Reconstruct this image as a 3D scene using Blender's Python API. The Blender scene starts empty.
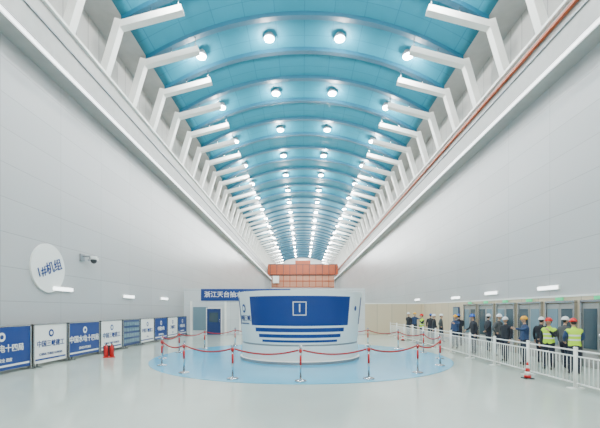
import bpy, bmesh, math, random
from mathutils import Vector, Matrix
random.seed(4)
S=bpy.context.scene
COL=S.collection
# ---------------------------------------------------------------- materials
def mat(name,col,rough=0.5,metal=0.0,emit=None,es=0,spec=0.5,noise=0.0,nscale=3.0,bump=0.0):
    m=bpy.data.materials.new(name); m.use_nodes=True
    nt=m.node_tree; b=nt.nodes['Principled BSDF']
    b.inputs['Base Color'].default_value=(*col,1)
    b.inputs['Roughness'].default_value=rough
    b.inputs['Metallic'].default_value=metal
    b.inputs['Specular IOR Level'].default_value=spec
    if emit:
        b.inputs['Emission Color'].default_value=(*emit,1); b.inputs['Emission Strength'].default_value=es
    if noise>0 or bump>0:
        tc=nt.nodes.new('ShaderNodeTexCoord'); n=nt.nodes.new('ShaderNodeTexNoise')
        n.inputs['Scale'].default_value=nscale; n.inputs['Detail'].default_value=4
        nt.links.new(tc.outputs['Object'],n.inputs['Vector'])
        if noise>0:
            r=nt.nodes.new('ShaderNodeValToRGB')
            r.color_ramp.elements[0].position=.3; r.color_ramp.elements[1].position=.7
            r.color_ramp.elements[0].color=(*[c*(1-noise) for c in col],1)
            r.color_ramp.elements[1].color=(*[min(1,c*(1+noise)) for c in col],1)
            nt.links.new(n.outputs['Fac'],r.inputs['Fac']); nt.links.new(r.outputs['Color'],b.inputs['Base Color'])
        if bump>0:
            bp=nt.nodes.new('ShaderNodeBump'); bp.inputs['Strength'].default_value=bump; bp.inputs['Distance'].default_value=.02
            nt.links.new(n.outputs['Fac'],bp.inputs['Height']); nt.links.new(bp.outputs['Normal'],b.inputs['Normal'])
    return m
def panel_mat(name,col,line,axes,bw,bh,mortar,rough=0.45,spec=0.5,metal=0.0,off=0.0):
    m=mat(name,col,rough,metal,spec=spec); nt=m.node_tree; b=nt.nodes['Principled BSDF']
    tc=nt.nodes.new('ShaderNodeTexCoord'); sx=nt.nodes.new('ShaderNodeSeparateXYZ'); cx=nt.nodes.new('ShaderNodeCombineXYZ')
    nt.links.new(tc.outputs['Object'],sx.inputs[0])
    nt.links.new(sx.outputs[axes[0]],cx.inputs[0]); nt.links.new(sx.outputs[axes[1]],cx.inputs[1])
    br=nt.nodes.new('ShaderNodeTexBrick'); br.offset=off; br.squash=1
    br.inputs['Scale'].default_value=1; br.inputs['Brick Width'].default_value=bw; br.inputs['Row Height'].default_value=bh
    br.inputs['Mortar Size'].default_value=mortar; br.inputs['Mortar Smooth'].default_value=.3
    br.inputs['Color1'].default_value=(*col,1); br.inputs['Color2'].default_value=(*[c*.93 for c in col],1); br.inputs['Mortar'].default_value=(*line,1)
    nt.links.new(cx.outputs[0],br.inputs['Vector']); nt.links.new(br.outputs['Color'],b.inputs['Base Color'])
    return m
M={}
M['wall']=panel_mat('wall_cladding',(.47,.475,.475),(.31,.315,.315),('Y','Z'),3.0,1.15,.014,rough=.30)
M['wallx']=panel_mat('end_wall_cladding',(.62,.65,.66),(.45,.48,.49),('X','Z'),2.0,1.2,.014)
M['upper']=panel_mat('upper_wall_cladding',(.46,.46,.44),(.24,.245,.24),('Y','Z'),.89,6,.03)
M['ceil']=panel_mat('teal_ceiling',(.004,.15,.22),(.002,.09,.15),('Y','X'),2.67,1.6,.02,rough=.5)
M['rib']=mat('teal_rib',(.002,.07,.12),.45)
M['white']=mat('white_paint',(.86,.86,.82),.4)
M['offw']=mat('beam_paint',(.40,.40,.385),.5,noise=.05)
M['cream']=panel_mat('cream_panel',(.62,.52,.36),(.34,.30,.22),('Y','Z'),1.2,2.6,.02)
M['creamx']=panel_mat('cream_partition',(.62,.52,.36),(.34,.30,.22),('X','Z'),1.2,2.6,.02)
M['floor']=mat('epoxy_floor',(.51,.57,.50),.14,noise=.04,nscale=.5)
M['fblue']=mat('blue_floor_paint',(.09,.47,.72),.14,noise=.04,nscale=.6)
M['blue']=mat('deep_blue',(.003,.035,.20),.35)
M['navy']=mat('navy_panel',(.006,.03,.13),.4)
M['red']=mat('red_paint',(.55,.01,.01),.4)
M['rope']=mat('red_rope',(.38,.01,.012),.7)
M['steel']=mat('stainless',(.50,.51,.52),.25,1.0)
M['grey']=mat('grey_metal',(.28,.30,.32),.45,.3)
M['dark']=mat('dark_metal',(.03,.035,.04),.5)
M['orange']=mat('crane_orange',(.40,.075,.02),.5)
M['lorange']=mat('crane_orange_faded',(.50,.22,.13),.5)
M['lamp']=mat('lamp_glass',(1,1,1),.3,emit=(.93,.98,1),es=60)
M['tube']=mat('tube_glass',(1,1,1),.3,emit=(.95,1,1),es=4)
M['strip']=mat('cove_led',(1,1,1),.3,emit=(.96,.98,1),es=2.4)
M['green']=mat('exit_green',(.02,.4,.15),.4,emit=(.1,.9,.4),es=.6)
M['glass']=mat('dark_glass',(.05,.08,.10),.08)
M['lglass']=mat('pale_glass',(.16,.25,.30),.1)
M['door']=mat('door_grey',(.36,.36,.34),.4,.2)
M['skin']=mat('skin',(.55,.32,.21),.5,noise=.05,nscale=20)
M['hair']=mat('hair',(.015,.012,.01),.7)
M['eye']=mat('eye_white',(.8,.8,.78),.2)
M['lip']=mat('lip',(.4,.15,.12),.5)
M['boot']=mat('boot_leather',(.03,.025,.02),.5)
M['trs']=mat('trousers_navy',(.014,.018,.035),.8,noise=.2,nscale=8,bump=.3)
M['cloth']=mat('jacket_dark',(.016,.019,.028),.8,noise=.2,nscale=8,bump=.3)
M['clothb']=mat('jacket_blue',(.025,.055,.14),.8,noise=.2,nscale=8,bump=.3)
M['clothg']=mat('jacket_grey',(.07,.075,.08),.8,noise=.2,nscale=8,bump=.3)
M['hred']=mat('helmet_red',(.65,.012,.008),.25)
M['hyel']=mat('helmet_yellow',(.8,.40,.02),.25)
M['hwht']=mat('helmet_white',(.8,.8,.8),.25)
M['hblu']=mat('helmet_blue',(.03,.12,.5),.25)
def vest_mat():
    m=mat('hi_vis_vest',(.50,.80,.02),.6); nt=m.node_tree; b=nt.nodes['Principled BSDF']
    tc=nt.nodes.new('ShaderNodeTexCoord'); sx=nt.nodes.new('ShaderNodeSeparateXYZ'); nt.links.new(tc.outputs['Object'],sx.inputs[0])
    prev=None
    for z in (1.10,1.24):
        s=nt.nodes.new('ShaderNodeMath'); s.operation='COMPARE'; s.inputs[1].default_value=z; s.inputs[2].default_value=.024
        nt.links.new(sx.outputs['Z'],s.inputs[0])
        if prev is None: prev=s
        else:
            a=nt.nodes.new('ShaderNodeMath'); a.operation='MAXIMUM'; nt.links.new(prev.outputs[0],a.inputs[0]); nt.links.new(s.outputs[0],a.inputs[1]); prev=a
    mx=nt.nodes.new('ShaderNodeMix'); mx.data_type='RGBA'
    mx.inputs[6].default_value=(.50,.80,.02,1); mx.inputs[7].default_value=(.7,.72,.72,1)
    nt.links.new(prev.outputs[0],mx.inputs[0]); nt.links.new(mx.outputs[2],b.inputs['Base Color'])
    return m
M['vest']=vest_mat()
# ---------------------------------------------------------------- mesh builder
class MB:
    def __init__(s): s.bm=bmesh.new(); s.mats=[]
    def mi(s,k):
        if k not in s.mats: s.mats.append(k)
        return s.mats.index(k)
    def _fin(s,geom_verts,k,smooth=False):
        i=s.mi(k); fs=set()
        for v in geom_verts: fs.update(v.link_faces)
        for f in fs: f.material_index=i; f.smooth=smooth
    def box(s,c,d,k,rot=None):
        m=Matrix.Translation(c)@(rot.to_4x4() if rot else Matrix())@Matrix.Diagonal((*d,1))
        r=bmesh.ops.create_cube(s.bm,size=1,matrix=m); s._fin(r['verts'],k)
    def bar(s,a,b,w,t,k,up=(0,1,0)):
        a=Vector(a);b=Vector(b);z=(b-a).normalized();y=Vector(up);x=y.cross(z).normalized();y=z.cross(x)
        R=Matrix((x,y,z)).transposed()
        s.box((a+b)/2,(t,w,(b-a).length),k,R)
    def cyl(s,a,b,r,k,r2=None,n=16,smooth=True):
        a=Vector(a);b=Vector(b);d=b-a
        q=d.to_track_quat('Z','Y').to_matrix().to_4x4()
        m=Matrix.Translation((a+b)/2)@q
        g=bmesh.ops.create_cone(s.bm,cap_ends=True,segments=n,radius1=r,radius2=r if r2 is None else r2,depth=d.length,matrix=m)
        s._fin(g['verts'],k,False)
        if smooth:
            for v in g['verts']:
                for f in v.link_faces:
                    if len(f.verts)==4: f.smooth=True
    def sph(s,c,r,k,sc=(1,1,1),u=16,v=10,rot=None):
        m=Matrix.Translation(c)@(rot.to_4x4() if rot else Matrix())@Matrix.Diagonal((sc[0]*r,sc[1]*r,sc[2]*r,1))
        g=bmesh.ops.create_uvsphere(s.bm,u_segments=u,v_segments=v,radius=1,matrix=m); s._fin(g['verts'],k,True); return g['verts']
    def poly(s,pts,k):
        f=s.bm.faces.new([s.bm.verts.new(p) for p in pts]); f.material_index=s.mi(k); return f
    def lathe(s,c,prof,k,n=48,smooth=True):
        i=s.mi(k); rings=[]
        for r,z in prof:
            rings.append([s.bm.verts.new((c[0]+r*math.cos(2*math.pi*j/n),c[1]+r*math.sin(2*math.pi*j/n),c[2]+z)) for j in range(n)])
        for a,b in zip(rings,rings[1:]):
            for j in range(n):
                f=s.bm.faces.new((a[j],a[(j+1)%n],b[(j+1)%n],b[j])); f.material_index=i; f.smooth=smooth
        for rg,rev in ((rings[0],True),(rings[-1],False)):
            f=s.bm.faces.new(rg[::-1] if rev else rg); f.material_index=i
    def tube(s,pts,r,k,n=8):
        i=s.mi(k); pts=[Vector(p) for p in pts]; rings=[]
        for j,p in enumerate(pts):
            t=(pts[min(j+1,len(pts)-1)]-pts[max(j-1,0)]).normalized()
            x=t.cross(Vector((0,0,1)))
            if x.length<1e-3: x=Vector((1,0,0))
            x.normalize(); y=t.cross(x)
            rings.append([s.bm.verts.new(p+r*(math.cos(2*math.pi*q/n)*x+math.sin(2*math.pi*q/n)*y)) for q in range(n)])
        for a,b in zip(rings,rings[1:]):
            for q in range(n):
                f=s.bm.faces.new((a[q],a[(q+1)%n],b[(q+1)%n],b[q])); f.material_index=i; f.smooth=True
        s.bm.faces.new(rings[0]).material_index=i; s.bm.faces.new(rings[-1][::-1]).material_index=i
    def addmesh(s,me,k,mtx=None):
        me2=me.copy()
        if mtx: me2.transform(mtx)
        f0=len(s.bm.faces)
        s.bm.from_mesh(me2); s.bm.faces.ensure_lookup_table(); i=s.mi(k)
        for f in s.bm.faces[f0:]: f.material_index=i
        bpy.data.meshes.remove(me2)
    def mesh(s,name,recalc=True):
        if recalc: bmesh.ops.recalc_face_normals(s.bm,faces=s.bm.faces)
        me=bpy.data.meshes.new(name); s.bm.to_mesh(me); s.bm.free()
        for k in s.mats: me.materials.append(M[k])
        return me
    def obj(s,name,loc=(0,0,0),parent=None,recalc=True):
        o=bpy.data.objects.new(name,s.mesh(name,recalc)); COL.objects.link(o); o.location=loc
        if parent: o.parent=parent
        return o
def text_mesh(txt,size,bold=.0,align='CENTER'):
    cu=bpy.data.curves.new('t','FONT'); cu.body=txt; cu.size=size; cu.align_x=align; cu.align_y='CENTER'; cu.offset=bold*size; cu.extrude=.004; cu.resolution_u=3
    o=bpy.data.objects.new('t',cu); COL.objects.link(o)
    dg=bpy.context.evaluated_depsgraph_get()
    me=bpy.data.meshes.new_from_object(o.evaluated_get(dg)); bpy.data.objects.remove(o); bpy.data.curves.remove(cu)
    me.materials.clear()
    return me
def frame(o,x,y):
    x=Vector(x);y=Vector(y);z=x.cross(y)
    m=Matrix((x,y,z)).transposed().to_4x4(); m.translation=Vector(o); return m
# ---------------------------------------------------------------- hall shell
W=10.0; Y0=-14; Y1=112; ZE=15.6; ZC=18.0; XE=8.5
RA=(XE**2+(ZC-ZE)**2)/(2*(ZC-ZE))
def arcz(x): return ZC-(RA-math.sqrt(RA*RA-x*x))
b=MB(); b.box((0,(Y0+Y1)/2,-.1),(2*W+.6,Y1-Y0+.6,.2),'floor'); b.obj('floor')
for sgn,nm in ((-1,'left'),(1,'right')):
    b=MB(); b.box((sgn*(W+.15),(Y0+Y1)/2,5.6),(.3,Y1-Y0,11.2),'wall'); 
    b.box((sgn*(W+.15),(Y0+Y1)/2,13.4),(.3,Y1-Y0,4.4),'upper'); b.obj('wall_'+nm)
    b=MB(); b.box((sgn*(9.3+.35),(Y0+Y1)/2,12.05),(.7,Y1-Y0,1.9),'offw')
    b.box((sgn*9.28,(Y0+Y1)/2,11.16),(.06,Y1-Y0,.14),'strip')
    b.box((sgn*9.24,(Y0+Y1)/2,12.95),(.12,Y1-Y0,.12),'white')
    b.box((sgn*9.27,(Y0+Y1)/2,12.2),(.06,Y1-Y0,.06),'grey')
    if sgn>0: b.box((9.2,(Y0+Y1)/2,12.55),(.12,Y1-Y0,.10),'orange')
    b.obj('crane_runway_beam')
    b=MB(); y=17.1-2.67*11
    while y<Y1-1:
        b.bar((sgn*9.35,y,13.0),(sgn*8.62,y,15.45),.38,.34,'white')
        b.bar((sgn*8.72,y,15.2),(sgn*5.7,y,16.0),.36,.30,'white')
        b.cyl((sgn*5.9,y,16.0),(sgn*5.9,y,arcz(5.9)+.02),.03,'steel',n=8)
        b.cyl((sgn*7.2,y,15.6),(sgn*7.2,y,arcz(7.2)+.02),.03,'steel',n=8)
        y+=2.67
    b.obj('roof_support_frames')
    b=MB(); b.box((sgn*(XE+W)/2,(Y0+Y1)/2,ZE+.05),(W-XE,Y1-Y0,.1),'offw'); b.obj('soffit_trim')
b=MB(); N=40
xs=[-XE+2*XE*i/N for i in range(N+1)]
for a,c in zip(xs,xs[1:]):
    f=b.poly([(a,Y0,arcz(a)),(c,Y0,arcz(c)),(c,Y1,arcz(c)),(a,Y1,arcz(a))],'ceil'); f.smooth=True
bmesh.ops.remove_doubles(b.bm,verts=b.bm.verts,dist=.001)
for f in b.bm.faces: f.normal_update()
o=b.obj('ceiling'); so=o.modifiers.new('thick','SOLIDIFY'); so.thickness=.15; so.offset=1
b=MB(); y=17.1-2.67*11
while y<Y1-1:
    for a,c in zip(xs,xs[1:]):
        za,zc=arcz(a),arcz(c); w=.16; h=.22
        b.poly([(a,y-w,za-h),(c,y-w,zc-h),(c,y+w,zc-h),(a,y+w,za-h)],'rib')
        b.poly([(a,y-w,za),(c,y-w,zc),(c,y-w,zc-h),(a,y-w,za-h)],'rib')
        b.poly([(a,y+w,za),(c,y+w,zc),(c,y+w,zc-h),(a,y+w,za-h)],'rib')
    y+=2.67
b.obj('ceiling_ribs')
def endwall(name,y,t):
    b=MB(); pts=[(-W,0),(W,0),(W,ZE)]+[(x,arcz(x)) for x in xs[::-1]]+[(-W,ZE)]
    A=[b.bm.verts.new((x,y,z)) for x,z in pts]; B=[b.bm.verts.new((x,y+t,z)) for x,z in pts]
    k=b.mi('wallx'); b.bm.faces.new(A).material_index=k; b.bm.faces.new(B[::-1]).material_index=k
    for j in range(len(pts)):
        b.bm.faces.new((A[j],B[j],B[(j+1)%len(pts)],A[(j+1)%len(pts)])).material_index=k
    return b.obj(name)
endwall('wall_far',Y1,.3); endwall('wall_rear',Y0-.3,.3)
# ---------------------------------------------------------------- ceiling lamps (surface mounted)
b=MB(); lampset=[]
y=21.1-5.34*6
while y<Y1-3:
    for x in (-2.03,2.03,-5.95,5.95):
        zt=arcz(x); zl=zt-.26
        b.lathe((x,y,zl),[(.30,0),(.32,.05),(.30,.14),(.22,.18),(.2,.30)],'grey',n=20)
        b.sph((x,y,zl-.01),.29,'lamp',(1,1,.4),u=16,v=8)
        lampset.append((x,y,zl-.42))
    y+=5.34
fix=b.obj('ceiling_lamps')
ld=bpy.data.lights.new('lamp_light','POINT'); ld.energy=560; ld.shadow_soft_size=.15; ld.color=(1,.99,.96)
for p in lampset:
    l=bpy.data.objects.new('lamp_light',ld); COL.objects.link(l); l.location=p; l.parent=fix
# ---------------------------------------------------------------- bridge crane
b=MB(); yc=98
for dy in (-1.6,1.6):
    b.box((0,yc+dy,12.6),(18.3,1.0,2.6),'orange'); b.box((0,yc+dy,13.95),(18.4,1.2,.1),'dark')
b.box((0,yc-1.3,9.6),(16.5,.6,3.4),'lorange'); b.box((0,yc-1.65,11.2),(17.2,.2,.3),'dark')
for q in range(9): b.box((-6.8+1.7*q,yc-1.65,9.6),(.18,.12,3.2),'orange')
for z in (8.0,9.6): b.box((0,yc-1.65,z),(16.5,.12,.2),'orange')
for q in range(11): b.box((-8.5+1.7*q,yc-2.15,12.6),(.14,.1,2.5),'dark')
for sx in (-1,1):
    b.box((sx*9.2,yc,13.6),(.9,5.2,.8),'orange')
    for dy in (-2,2): b.cyl((sx*9.45,yc+dy,13.25),(sx*9.65,yc+dy,13.25),.24,'dark')
b.box((0,yc,14.5),(4,3.6,1.0),'orange'); b.box((0,yc,15.1),(2.5,2.5,.5),'white')
b.box((-7,yc-2.6,9.9),(1.6,1.2,1.8),'white')
b.obj('bridge_crane')
# ---------------------------------------------------------------- floor disc and drum
CY=16.0; CX=-.17; DX=-.22; DY=15.7
b=MB(); b.cyl((CX,CY,0),(CX,CY,.012),6.15,'fblue',n=128,smooth=False); b.obj('floor_circle_paint')
b=MB(); n=288; zs=[.0,.10,.12,.66,.70,.72,.80,.89,.97,1.10,1.18,1.33,1.41,1.50,1.58,2.2,2.50,2.70]
def rr(z):
    if z<.11: return 2.52
    if z<.67: return 2.44
    if z<.71: return 2.40
    return 2.42+.20*(z-.72)/2.0
rings=[]
for z in zs:
    rings.append([b.bm.verts.new((rr(z)*math.sin(2*math.pi*j/n),-rr(z)*math.cos(2*math.pi*j/n),z)) for j in range(n)])
def dk(z,t):
    t=abs((t+180)%360-180)
    if z<.11: return 'grey'
    if z<.66: return 'white'
    if z<.72: return 'grey'
    back=min(t,abs(180-t))
    if z>2.5: return 'white'
    if z>1.41:
        return 'blue' if (back<47 or t>70 and t<110) else 'white'
    bars=[(.80,.89,35),(.97,1.10,39),(1.18,1.33,43)]
    for a,c,w in bars:
        if a<z<c and back<w: return 'blue'
    return 'white'
for q in range(len(zs)-1):
    zm=(zs[q]+zs[q+1])/2
    for j in range(n):
        f=b.bm.faces.new((rings[q][j],rings[q][(j+1)%n],rings[q+1][(j+1)%n],rings[q+1][j])); f.smooth=False
        f.material_index=b.mi(dk(zm,(j+.5)*360/n))
b.bm.faces.new(rings[-1]).material_index=b.mi('white')
def wrap(me,theta,z0,lift=.012):
    me=me.copy()
    for v in me.vertices:
        x,y,zz=v.co; z=z0+y; r=rr(z)+lift+zz; a=theta+x/2.6
        v.co=(r*math.sin(a),-r*math.cos(a),z)
    return me
def strip_rect(x0,x1,y0,y1,n=6):
    bm=bmesh.new()
    for i in range(n):
        a=x0+(x1-x0)*i/n; c=x0+(x1-x0)*(i+1)/n
        bm.faces.new([bm.verts.new(p) for p in ((a,y0,0),(c,y0,0),(c,y1,0),(a,y1,0))])
    me=bpy.data.meshes.new('r'); bm.to_mesh(me); bm.free(); return me
def circ(r,n=28):
    bm=bmesh.new(); bm.faces.new([bm.verts.new((r*math.cos(2*math.pi*i/n),r*math.sin(2*math.pi*i/n),0)) for i in range(n)])
    me=bpy.data.meshes.new('c'); bm.to_mesh(me); bm.free(); return me
for r in ((-.25,.25,.22,.25),(-.25,.25,-.25,-.22),(-.25,-.22,-.22,.22),(.22,.25,-.22,.22)):
    b.addmesh(wrap(strip_rect(*r),0,2.04),'white')
b.addmesh(wrap(text_mesh('1',.42,.004),0,2.04),'white')
for th in (math.radians(-59),math.radians(59+180)):
    b.addmesh(wrap(circ(.17),th,2.05,.01),'blue'); b.addmesh(wrap(circ(.09),th,2.05,.016),'white')
    b.addmesh(wrap(text_mesh('中国三峡',.25,.01),th,1.66),'blue')
    b.addmesh(wrap(text_mesh('CHINA THREE GORGES',.07,.01),th,1.46),'blue')
b.addmesh(wrap(circ(.10),math.radians(58),2.05,.01),'blue')
b.obj('turbine_generator_cover',(DX,DY,.012),recalc=False)
# ---------------------------------------------------------------- stanchions & ropes
b=MB()
b.lathe((0,0,0),[(.17,0),(.17,.02),(.14,.035),(.05,.05),(.035,.07)],'steel',n=24)
b.cyl((0,0,.06),(0,0,.93),.028,'steel'); b.cyl((0,0,.80),(0,0,.90),.045,'red'); b.cyl((0,0,.45),(0,0,.72),.031,'red'); b.sph((0,0,.96),.045,'steel')
for a in (0,math.pi): b.cyl((0,0,.86),(.075*math.cos(a),0,.86),.012,'steel',n=8)
pm=b.mesh('stanchion_post')
RR=5.75; st=math.radians(20)
b=MB(); L=2*RR*math.sin(st/2)-.15
pts=[(L*(t/14-.5),0,.86-.13*(1-(2*t/14-1)**2)) for t in range(15)]
b.tube(pts,.024,'rope'); 
rm=b.mesh('barrier_rope')
rb=bpy.data.objects.new('rope_barrier',None); COL.objects.link(rb); rb.location=(CX,CY,.012)
for i in range(18):
    a=i*st
    o=bpy.data.objects.new('stanchion_post',pm); COL.objects.link(o); o.parent=rb; o.location=(RR*math.sin(a),-RR*math.cos(a),0); o.rotation_euler=(0,0,a)
    a2=a+st/2; rd=RR*math.cos(st/2)
    o=bpy.data.objects.new('rope',rm); COL.objects.link(o); o.parent=rb; o.location=(rd*math.sin(a2),-rd*math.cos(a2),0); o.rotation_euler=(0,0,a2)
# ---------------------------------------------------------------- left display boards
edges=[9.2,12.55,14.45,16.75,18.85,20.9,22.9,25.1,27.2,29.3]
kinds=['blue','white','blue','white','grid','white','blue','white','blue']
txts=[('中国水电十四局','质量 安全 进度'),('中国三峡建工','CHINA THREE GORGES'),('中国水电十四局','SINOHYDRO'),('中国三峡建工','CHINA THREE GORGES'),None,('中国三峡建工','CTG'),('中国水电','SINOHYDRO'),('三峡建工','CTG'),('中国水电','SINOHYDRO')]
for (y0,y1),kd,tx in zip(zip(edges,edges[1:]),kinds,txts):
    b=MB(); w=y1-y0-.08; X=-9.4; c=(y0+y1)/2
    b.box((0,0,.80),(.06,w,1.36),'navy' if kd=='grid' else kd)
    for s in (-1,1):
        b.box((0,s*(w/2-.03),.76),(.09,.06,1.48),'steel'); b.box((0,s*(w/2-.12),.02),(.5,.06,.04),'steel')
        b.box((.1,s*(w/2-.12),.08),(.06,.05,.12),'steel')
    b.box((0,0,1.49),(.09,w,.05),'steel')
    if kd=='grid':
        for r in range(4):
            for q in range(6): b.box((.035,-w/2+.25+q*(w-.5)/5,.36+r*.3),(.01,.24,.2),'lglass')
    else:
        ink='white' if kd=='blue' else 'blue'; s=w/2.0
        if w>3: s=.95
        off=.4 if w>3 else 0
        b.addmesh(text_mesh(tx[0],.27*s,.012),ink,frame((.036,off,.78),(0,1,0),(0,0,1)))
        b.addmesh(text_mesh(tx[1],.13*s,.01),ink,frame((.036,off,.42),(0,1,0),(0,0,1)))
        b.addmesh(circ(.14),ink,frame((.036,off,1.16),(0,1,0),(0,0,1)))
        b.addmesh(circ(.07),kd,frame((.040,off,1.16),(0,1,0),(0,0,1)))
        b.box((.034,0,.25),(.006,w-.2,.06),ink)
    b.obj('display_board',(X,c,0))
# ---------------------------------------------------------------- round wall sign
b=MB(); b.cyl((-W,0,0),(-W+.07,0,0),.94,'white',n=64,smooth=False) 
rs=b.obj('round_wall_sign',(0,14.2,3.62))
b=MB(); ca,sa=math.cos(math.radians(20)),math.sin(math.radians(20))
b.addmesh(text_mesh('1#机组',.48,.012),'blue',frame((-W+.085,.03,-.02),(0,ca,sa),(0,-sa,ca)))
b.obj('lettering',parent=rs)
b=MB(); y=16.4
b.box((-W+.03,y,4.35),(.06,.3,.3),'grey'); b.bar((-W,y,4.4),(-W+.6,y,4.4),.06,.06,'grey',up=(0,1,0))
b.cyl((-W+.55,y,4.4),(-W+.55,y,4.25),.14,'white'); b.sph((-W+.55,y,4.2),.13,'dark')
b.box((-W+.3,y+.5,4.35),(.14,.45,.14),'white'); b.bar((-W,y+.5,4.3),(-W+.3,y+.5,4.3),.05,.05,'grey'); b.cyl((-W+.3,y+.28,4.35),(-W+.3,y+.2,4.35),.06,'dark')
b.obj('security_camera')
for sx,yy,zz in ((-1,15.0,2.85),(-1,20.7,2.75),(-1,26,2.8),(-1,36,3.1),(1,15,2.9),(1,19.5,2.9),(1,24,2.8),(1,32,2.9)):
    b=MB(); b.box((sx*(W-.04),0,0),(.08,1.25,.18),'white'); b.box((sx*(W-.11),0,0),(.07,1.15,.13),'tube'); b.obj('wall_lamp',(0,yy,zz))
b=MB()
for dx in (-.12,.12):
    b.lathe((dx,0,.04),[(.08,0),(.09,.02),(.09,.42),(.06,.50),(.03,.53),(.03,.58)],'red',n=20)
    b.box((dx,0,.64),(.04,.12,.04),'dark'); b.tube([(dx,-.05,.62),(dx+.09,-.09,.55),(dx+.1,-.09,.3)],.012,'dark')
b.box((0,0,.02),(.5,.3,.04),'red'); b.box((0,.14,.3),(.46,.02,.5),'dark')
o=b.obj('fire_extinguisher_stand',(-8.3,15.5,0)); o.rotation_euler=(0,0,math.radians(30)); o.scale=(.9,.9,.9)
# ---------------------------------------------------------------- partition behind drum
PY=30
b=MB()
b.box((-5.0,PY+.1,1.88),(9.6,.2,3.75),'wallx')
b.box((-4.75,PY-.04,3.24),(7.3,.08,.96),'blue')
b.addmesh(text_mesh('浙江天台抽水蓄能电站项目部',.52,.01),'white',frame((-4.75,PY-.09,3.24),(1,0,0),(0,0,1)))
b.box((2.4,PY+.1,1.88),(5.2,.2,3.75),'wallx')
b.box((7.4,PY+.1,1.25),(4.8,.2,2.5),'creamx'); b.box((7.4,PY+.1,2.53),(4.8,.26,.08),'white')
for x in (-9.2,-6.4,-5.2,-3.7): b.box((x,PY-.05,1.36),(.16,.12,2.72),'white')
for x in (-8.45,-4.5): b.box((x,PY-.02,1.3),(1.2,.06,1.9),'lglass')
b.obj('partition_wall')
b=MB(); b.box((0,0,1.05),(1.15,.08,2.1),'navy')
for s in (-1,1): b.box((s*.6,-.02,1.07),(.06,.12,2.14),'white')
b.box((0,-.02,2.16),(1.26,.12,.06),'white'); b.box((-.02,-.05,1.4),(.7,.03,.8),'glass'); b.cyl((.45,-.1,1.0),(.45,-.1,1.2),.015,'steel')
b.obj('door_7',(-7.3,PY-.2,0))
# ---------------------------------------------------------------- right side wall: doors + cream dado
b=MB(); b.box((W-.04,36,1.25),(.08,28,2.5),'cream'); b.box((W-.05,36,2.53),(.1,28,.07),'white'); b.box((W-.05,36,.06),(.1,28,.12),'grey'); 
b.box((W-.04,15.2,1.25),(.08,13.2,2.5),'cream'); b.box((W-.05,15.2,2.53),(.1,13.2,.07),'white'); b.obj('trim_1')
for i,yy in enumerate((10.4,12.3,14.2,16.1,18.0,19.9,21.8)):
    b=MB(); X=W-.08; w=.78
    for s in (-1,1): b.box((0,s*w,1.15),(.12,.08,2.3),'steel')
    b.box((0,0,2.32),(.12,2*w+.08,.08),'steel')
    for s in (-1,1):
        b.box((.02,s*w/2,1.13),(.05,w-.03,2.22),'door')
        b.box((-.01,s*w/2,1.35),(.04,w-.2,1.4),'glass' if (i+(s>0))%2==0 else 'lglass'); b.box((-.01,s*w/2,.35),(.03,w-.2,.35),'offw')
    b.cyl((-.06,-.06,.95),(-.06,-.06,1.2),.015,'steel',n=8); b.box((-.03,-.06,1.08),(.06,.02,.02),'steel')
    b.box((-.03,0,2.42),(.06,.36,.12),'green')
    b.obj('door_%d'%(i+1 if i<6 else 8),(X-.06,yy,0))
b=MB()
b.box((0,0,1.4),(.05,.9,1.2),'navy'); b.box((-.03,0,1.4),(.02,.8,1.1),'lglass'); b.addmesh(text_mesh('安全',.3,.01),'blue',frame((-.045,0,1.4),(0,-1,0),(0,0,1))); b.obj('notice_board',(W-.14,23.8,0.2))
# ---------------------------------------------------------------- railing
b=MB()
for s in (-1,1):
    b.cyl((0,s*.95,0),(0,s*.95,1.02),.028,'white',n=10); b.box((0,s*.95,.012),(.36,.08,.024),'white'); b.sph((0,s*.95,1.03),.035,'white',u=10,v=6)
for z in (.14,.82,.97): b.cyl((0,-.95,z),(0,.95,z),.020,'white',n=8)
for q in range(1,14): b.cyl((0,-.95+q*1.9/14,.14),(0,-.95+q*1.9/14,.82),.010,'white',n=6)
fm=b.mesh('safety_railing')
for i in range(12):
    o=bpy.data.objects.new('safety_railing',fm); COL.objects.link(o); o.location=(6.85,6.4+i*1.97,0)
b=MB(); b.box((0,0,.02),(.36,.36,.04),'dark')
b.lathe((0,0,.04),[(.14,0),(.12,.12)],'red',n=24); b.lathe((0,0,.16),[(.12,0),(.095,.14)],'white',n=24); b.lathe((0,0,.30),[(.095,0),(.07,.14)],'red',n=24); b.lathe((0,0,.44),[(.07,0),(.05,.12)],'white',n=24); b.lathe((0,0,.56),[(.05,0),(.028,.12)],'red',n=24)
cm=b.mesh('traffic_cone')
for p in ((6.45,10.7,0),(6.45,24,0)):
    o=bpy.data.objects.new('traffic_cone',cm); COL.objects.link(o); o.location=p; o.scale=(.7,.7,.7)
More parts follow.
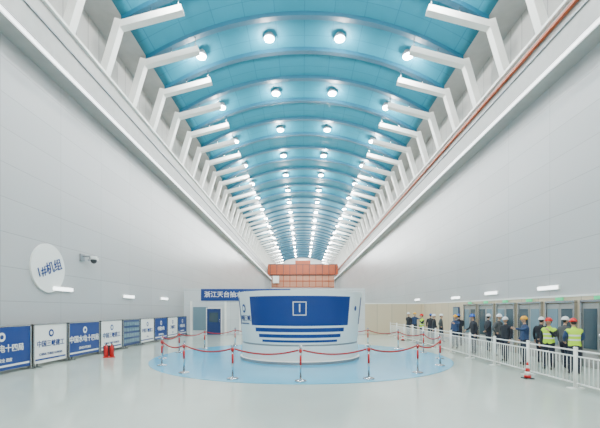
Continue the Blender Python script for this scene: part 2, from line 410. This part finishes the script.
# ---------------------------------------------------------------- people
def skin(verts,edges,rad,root=0,sub=2):
    me=bpy.data.meshes.new('sk'); me.from_pydata([tuple(v) for v in verts],edges,[])
    o=bpy.data.objects.new('sk',me); COL.objects.link(o)
    md=o.modifiers.new('skin','SKIN'); md.use_smooth_shade=True
    for i,r in enumerate(rad):
        sv=me.skin_vertices[0].data[i]; sv.radius=(r,r) if not isinstance(r,tuple) else r; sv.use_root=(i==root)
    sb=o.modifiers.new('sub','SUBSURF'); sb.levels=sub; sb.render_levels=sub
    dg=bpy.context.evaluated_depsgraph_get(); out=bpy.data.meshes.new_from_object(o.evaluated_get(dg))
    bpy.data.objects.remove(o); bpy.data.meshes.remove(me); return out
def segd(p,a,b):
    d=b-a; t=max(0,min(1,(p-a).dot(d)/max(1e-9,d.length_squared))); return (p-a-d*t).length
def hand_mesh(w,d,side,curl):
    d=d.normalized(); n=Vector((side,0,0)); n=(n-d*n.dot(d)).normalized()
    t=n.cross(d)
    if t.y>0: t=-t
    V=[w,w+d*.04,w+d*.085]; E=[(0,1),(1,2)]; R=[(.026,.02),(.036,.018),(.036,.015)]
    lens=[.07,.08,.075,.06]
    for q in range(4):
        base=w+d*.085+t*(.03-.02*q); i0=len(V); V.append(base); R.append((.010,.010)); E.append((2,i0))
        p=base; a=0
        for s in range(3):
            a+=curl*(.6+.15*s); dd=(d*math.cos(a)-n*math.sin(a)); p=p+dd*lens[q]*(.45-.08*s)*1.1
            V.append(p); R.append((.0095-.001*s,)*2); E.append((len(V)-2,len(V)-1))
    p=w+d*.03+t*.03; V.append(p); R.append((.013,.013)); E.append((1,len(V)-1))
    p=p+(d*.6+t*.7).normalized()*.035; V.append(p); R.append((.011,.011)); E.append((len(V)-2,len(V)-1))
    p=p+(d*.9+t*.2-n*.4*curl).normalized()*.03; V.append(p); R.append((.009,.009)); E.append((len(V)-2,len(V)-1))
    return skin(V,E,R,0,1)
ARMS={'down':((.25,.03,1.14),(.27,-.07,.90)),'rail':((.26,-.06,1.17),(.20,-.28,1.08)),'up':((.25,-.10,1.16),(.13,-.24,1.36)),'hip':((.33,.08,1.17),(.20,-.02,1.0)),'behind':((.25,.10,1.16),(.10,.19,1.0)),'point':((.26,-.18,1.30),(.26,-.42,1.36))}
def make_worker_mesh(top,helmet,armL='down',armR='down',lean=0,turn=0,stride=0,vest=False):
    tor='vest' if vest else top
    Rl=Matrix.Rotation(lean,3,'X'); piv=Vector((0,0,.95))
    U=lambda p: piv+Rl@(Vector(p)-piv)
    V=[];E=[];R=[];SEG=[]
    def add(p,r,par=None,k=None):
        V.append(Vector(p));R.append(r if isinstance(r,tuple) else (r,r))
        if par is not None: E.append((par,len(V)-1)); SEG.append((par,len(V)-1,k))
        return len(V)-1
    pel=add((0,0,.95),(.175,.13))
    sp=add(U((0,0,1.10)),(.165,.125),pel,tor); ch=add(U((0,.01,1.30)),(.18,.135),sp,tor)
    nb=add(U((0,.01,1.44)),(.10,.08),ch,tor); nk=add(U((0,-.005,1.51)),.055,nb,'skin'); hb=add(U((0,-.015,1.57)),.05,nk,'skin')
    hands=[]
    for s,arm in ((-1,armL),(1,armR)):
        e,w=ARMS[arm]
        sh=add(U((s*.175,.01,1.40)),(.078,.073),ch,tor)
        m=add(U((s*.215,.01,1.36)),.07,sh,top)
        el=add(U((s*e[0],e[1],e[2])),.055,m,top); wr=add(U((s*w[0],w[1],w[2])),.038,el,top)
        hands.append((V[wr],V[wr]-V[el],s))
        st=stride*s
        hp=add((s*.095,0,.87),(.11,.115),pel,'trs'); kn=add((s*.11,-.03-st*.5,.49),.082,hp,'trs'); an=add((s*.12,.02-st,.10),.065,kn,'trs')
        he=add((s*.125,-.02-st,.055),(.05,.045),an,'boot'); to=add((s*.135,-.15-st,.045),(.045,.035),he,'boot')
    me=skin(V,E,R,0,2)
    b=MB(); 
    bm=b.bm; bm.from_mesh(me); bm.faces.ensure_lookup_table()
    for f in bm.faces:
        c=f.calc_center_median(); best=None
        for a,q,k in SEG:
            dd=segd(c,V[a],V[q])-(R[a][0]+R[q][0])*.25
            if best is None or dd<best[0]: best=(dd,k)
        k=best[1]
        if c.z<.93 and k in (tor,): k='trs'
        if k=='trs' and c.z>.93: k=tor
        f.material_index=b.mi(k); f.smooth=True
    for w,d,s in hands:
        hm=hand_mesh(w-d.normalized()*.02,d,s,.55); n0=len(bm.faces); b.addmesh(hm,'skin'); bm.faces.ensure_lookup_table()
        for f in bm.faces[n0:]: f.smooth=True
    HT=Matrix.Translation(U((0,-.02,1.665)))@Matrix.Rotation(lean*.6,4,'X')@Matrix.Rotation(turn,4,'Z')
    h=MB(); vs=h.sph((0,0,0),1,'skin',(.078,.096,.118),u=24,v=16)
    for v in vs:
        if v.co.z<-.02:
            t=min(1,(-v.co.z-.02)/.1); v.co.x*=1-.28*t
            if v.co.y>0: v.co.y*=1-.35*t
    h.sph((0,-.098,-.012),.013,'skin',(.9,1.2,1.7),u=10,v=8); h.sph((0,-.107,-.026),.012,'skin',(1.3,.9,.8),u=10,v=8)
    for s in (-1,1):
        h.sph((s*.030,-.083,.008),.012,'eye',(1.2,.8,.7),u=10,v=8); h.sph((s*.030,-.0915,.008),.006,'hair',(1,.7,1),u=8,v=6)
        h.box((s*.030,-.090,.027),(.032,.01,.006),'hair'); h.sph((s*.079,.005,-.005),.018,'skin',(.4,.8,1.5),u=10,v=8)
    h.sph((0,-.088,-.055),.012,'lip',(1.9,.7,.5),u=12,v=8)
    h.sph((0,.020,.015),1,'hair',(.082,.088,.100),u=20,v=12)
    hv=h.sph((0,.005,.035),1,helmet,(.105,.130,.112),u=28,v=14)
    dele=[v for v in hv if v.co.z<.03]
    bmesh.ops.delete(h.bm,geom=dele,context='VERTS')
    n=28; A=[];B=[];C=[]
    for j in range(n):
        a=2*math.pi*j/n; cx,cy=math.cos(a),math.sin(a); fr=max(0,-cy)
        A.append(h.bm.verts.new((.103*cx,.005+.128*cy,.036))); ex=1.10+.26*fr**2
        B.append(h.bm.verts.new((.105*ex*cx,.005+.130*ex*cy,.028-.01*fr))); C.append(h.bm.verts.new((.100*cx,.005+.124*cy,.024)))
    i=h.mi(helmet)
    for j in range(n):
        k2=(j+1)%n
        for q in ((A[j],A[k2],B[k2],B[j]),(B[j],B[k2],C[k2],C[j])): 
            f=h.bm.faces.new(q); f.material_index=i; f.smooth=True
    h.tube([(0,.005-.130*math.cos(t),.035+.114*math.sin(t)) for t in [math.pi*(.12+.76*u/10) for u in range(11)]],.009,helmet,n=6)
    h.tube([(-.078,-.01,.03),(-.06,-.06,-.08),(0,-.075,-.118),(.06,-.06,-.08),(.078,-.01,.03)],.004,'dark',n=5)
    h.bm.normal_update(); h.bm.transform(HT)
    tm=bpy.data.meshes.new('h'); h.bm.to_mesh(tm); mats=h.mats; h.bm.free()
    n0=len(bm.faces); bm.from_mesh(tm); bm.faces.ensure_lookup_table()
    for f in bm.faces[n0:]: f.material_index=b.mi(mats[f.material_index])
    return b.mesh('construction_worker',recalc=False)
var=[
 make_worker_mesh('clothb','hred','rail','rail',lean=.18,turn=.2,vest=True),
 make_worker_mesh('cloth','hred','down','up',turn=-.3,vest=True),
 make_worker_mesh('cloth','hwht','behind','down',turn=.3,stride=.07),
 make_worker_mesh('clothb','hyel','down','point',turn=.1),
 make_worker_mesh('clothg','hwht','hip','down',turn=-.2,stride=.1),
 make_worker_mesh('cloth','hblu','rail','down',lean=.1),
]
ppl=[
 (8.35,11.4,160,0),(8.15,12.3,-60,1),(8.0,13.4,-100,3),(8.8,13.7,120,2),(7.8,14.3,-70,2),(8.9,12.6,100,4),
 (8.4,15.9,30,4),(7.8,16.9,-90,5),(8.9,17.8,90,2),(7.9,19.2,-60,3),(8.6,20.4,180,5),(7.6,21.5,-100,2),(8.5,22.8,60,4),
 (7.7,24.0,-80,1),(8.6,25.0,140,5),(7.5,26.3,-60,2),(8.3,27.5,20,3)]
for x,y,r,v in ppl:
    o=bpy.data.objects.new('construction_worker',var[v]); COL.objects.link(o); o.location=(x,y,0); o.rotation_euler=(0,0,math.radians(r)); s=random.uniform(.96,1.02); o.scale=(s,s,s)
# ---------------------------------------------------------------- world + camera
w=bpy.data.worlds.new('world'); S.world=w; w.use_nodes=True
w.node_tree.nodes['Background'].inputs[0].default_value=(.9,.95,1,1); w.node_tree.nodes['Background'].inputs[1].default_value=.3
cd=bpy.data.cameras.new('camera'); cd.lens=22; cd.sensor_width=36; cd.shift_y=.16; cd.shift_x=-.004; cd.clip_end=500; cd.clip_start=.05
c=bpy.data.objects.new('camera',cd); COL.objects.link(c); c.location=(-.12,0,2.0); c.rotation_euler=(math.pi/2,0,0); S.camera=c
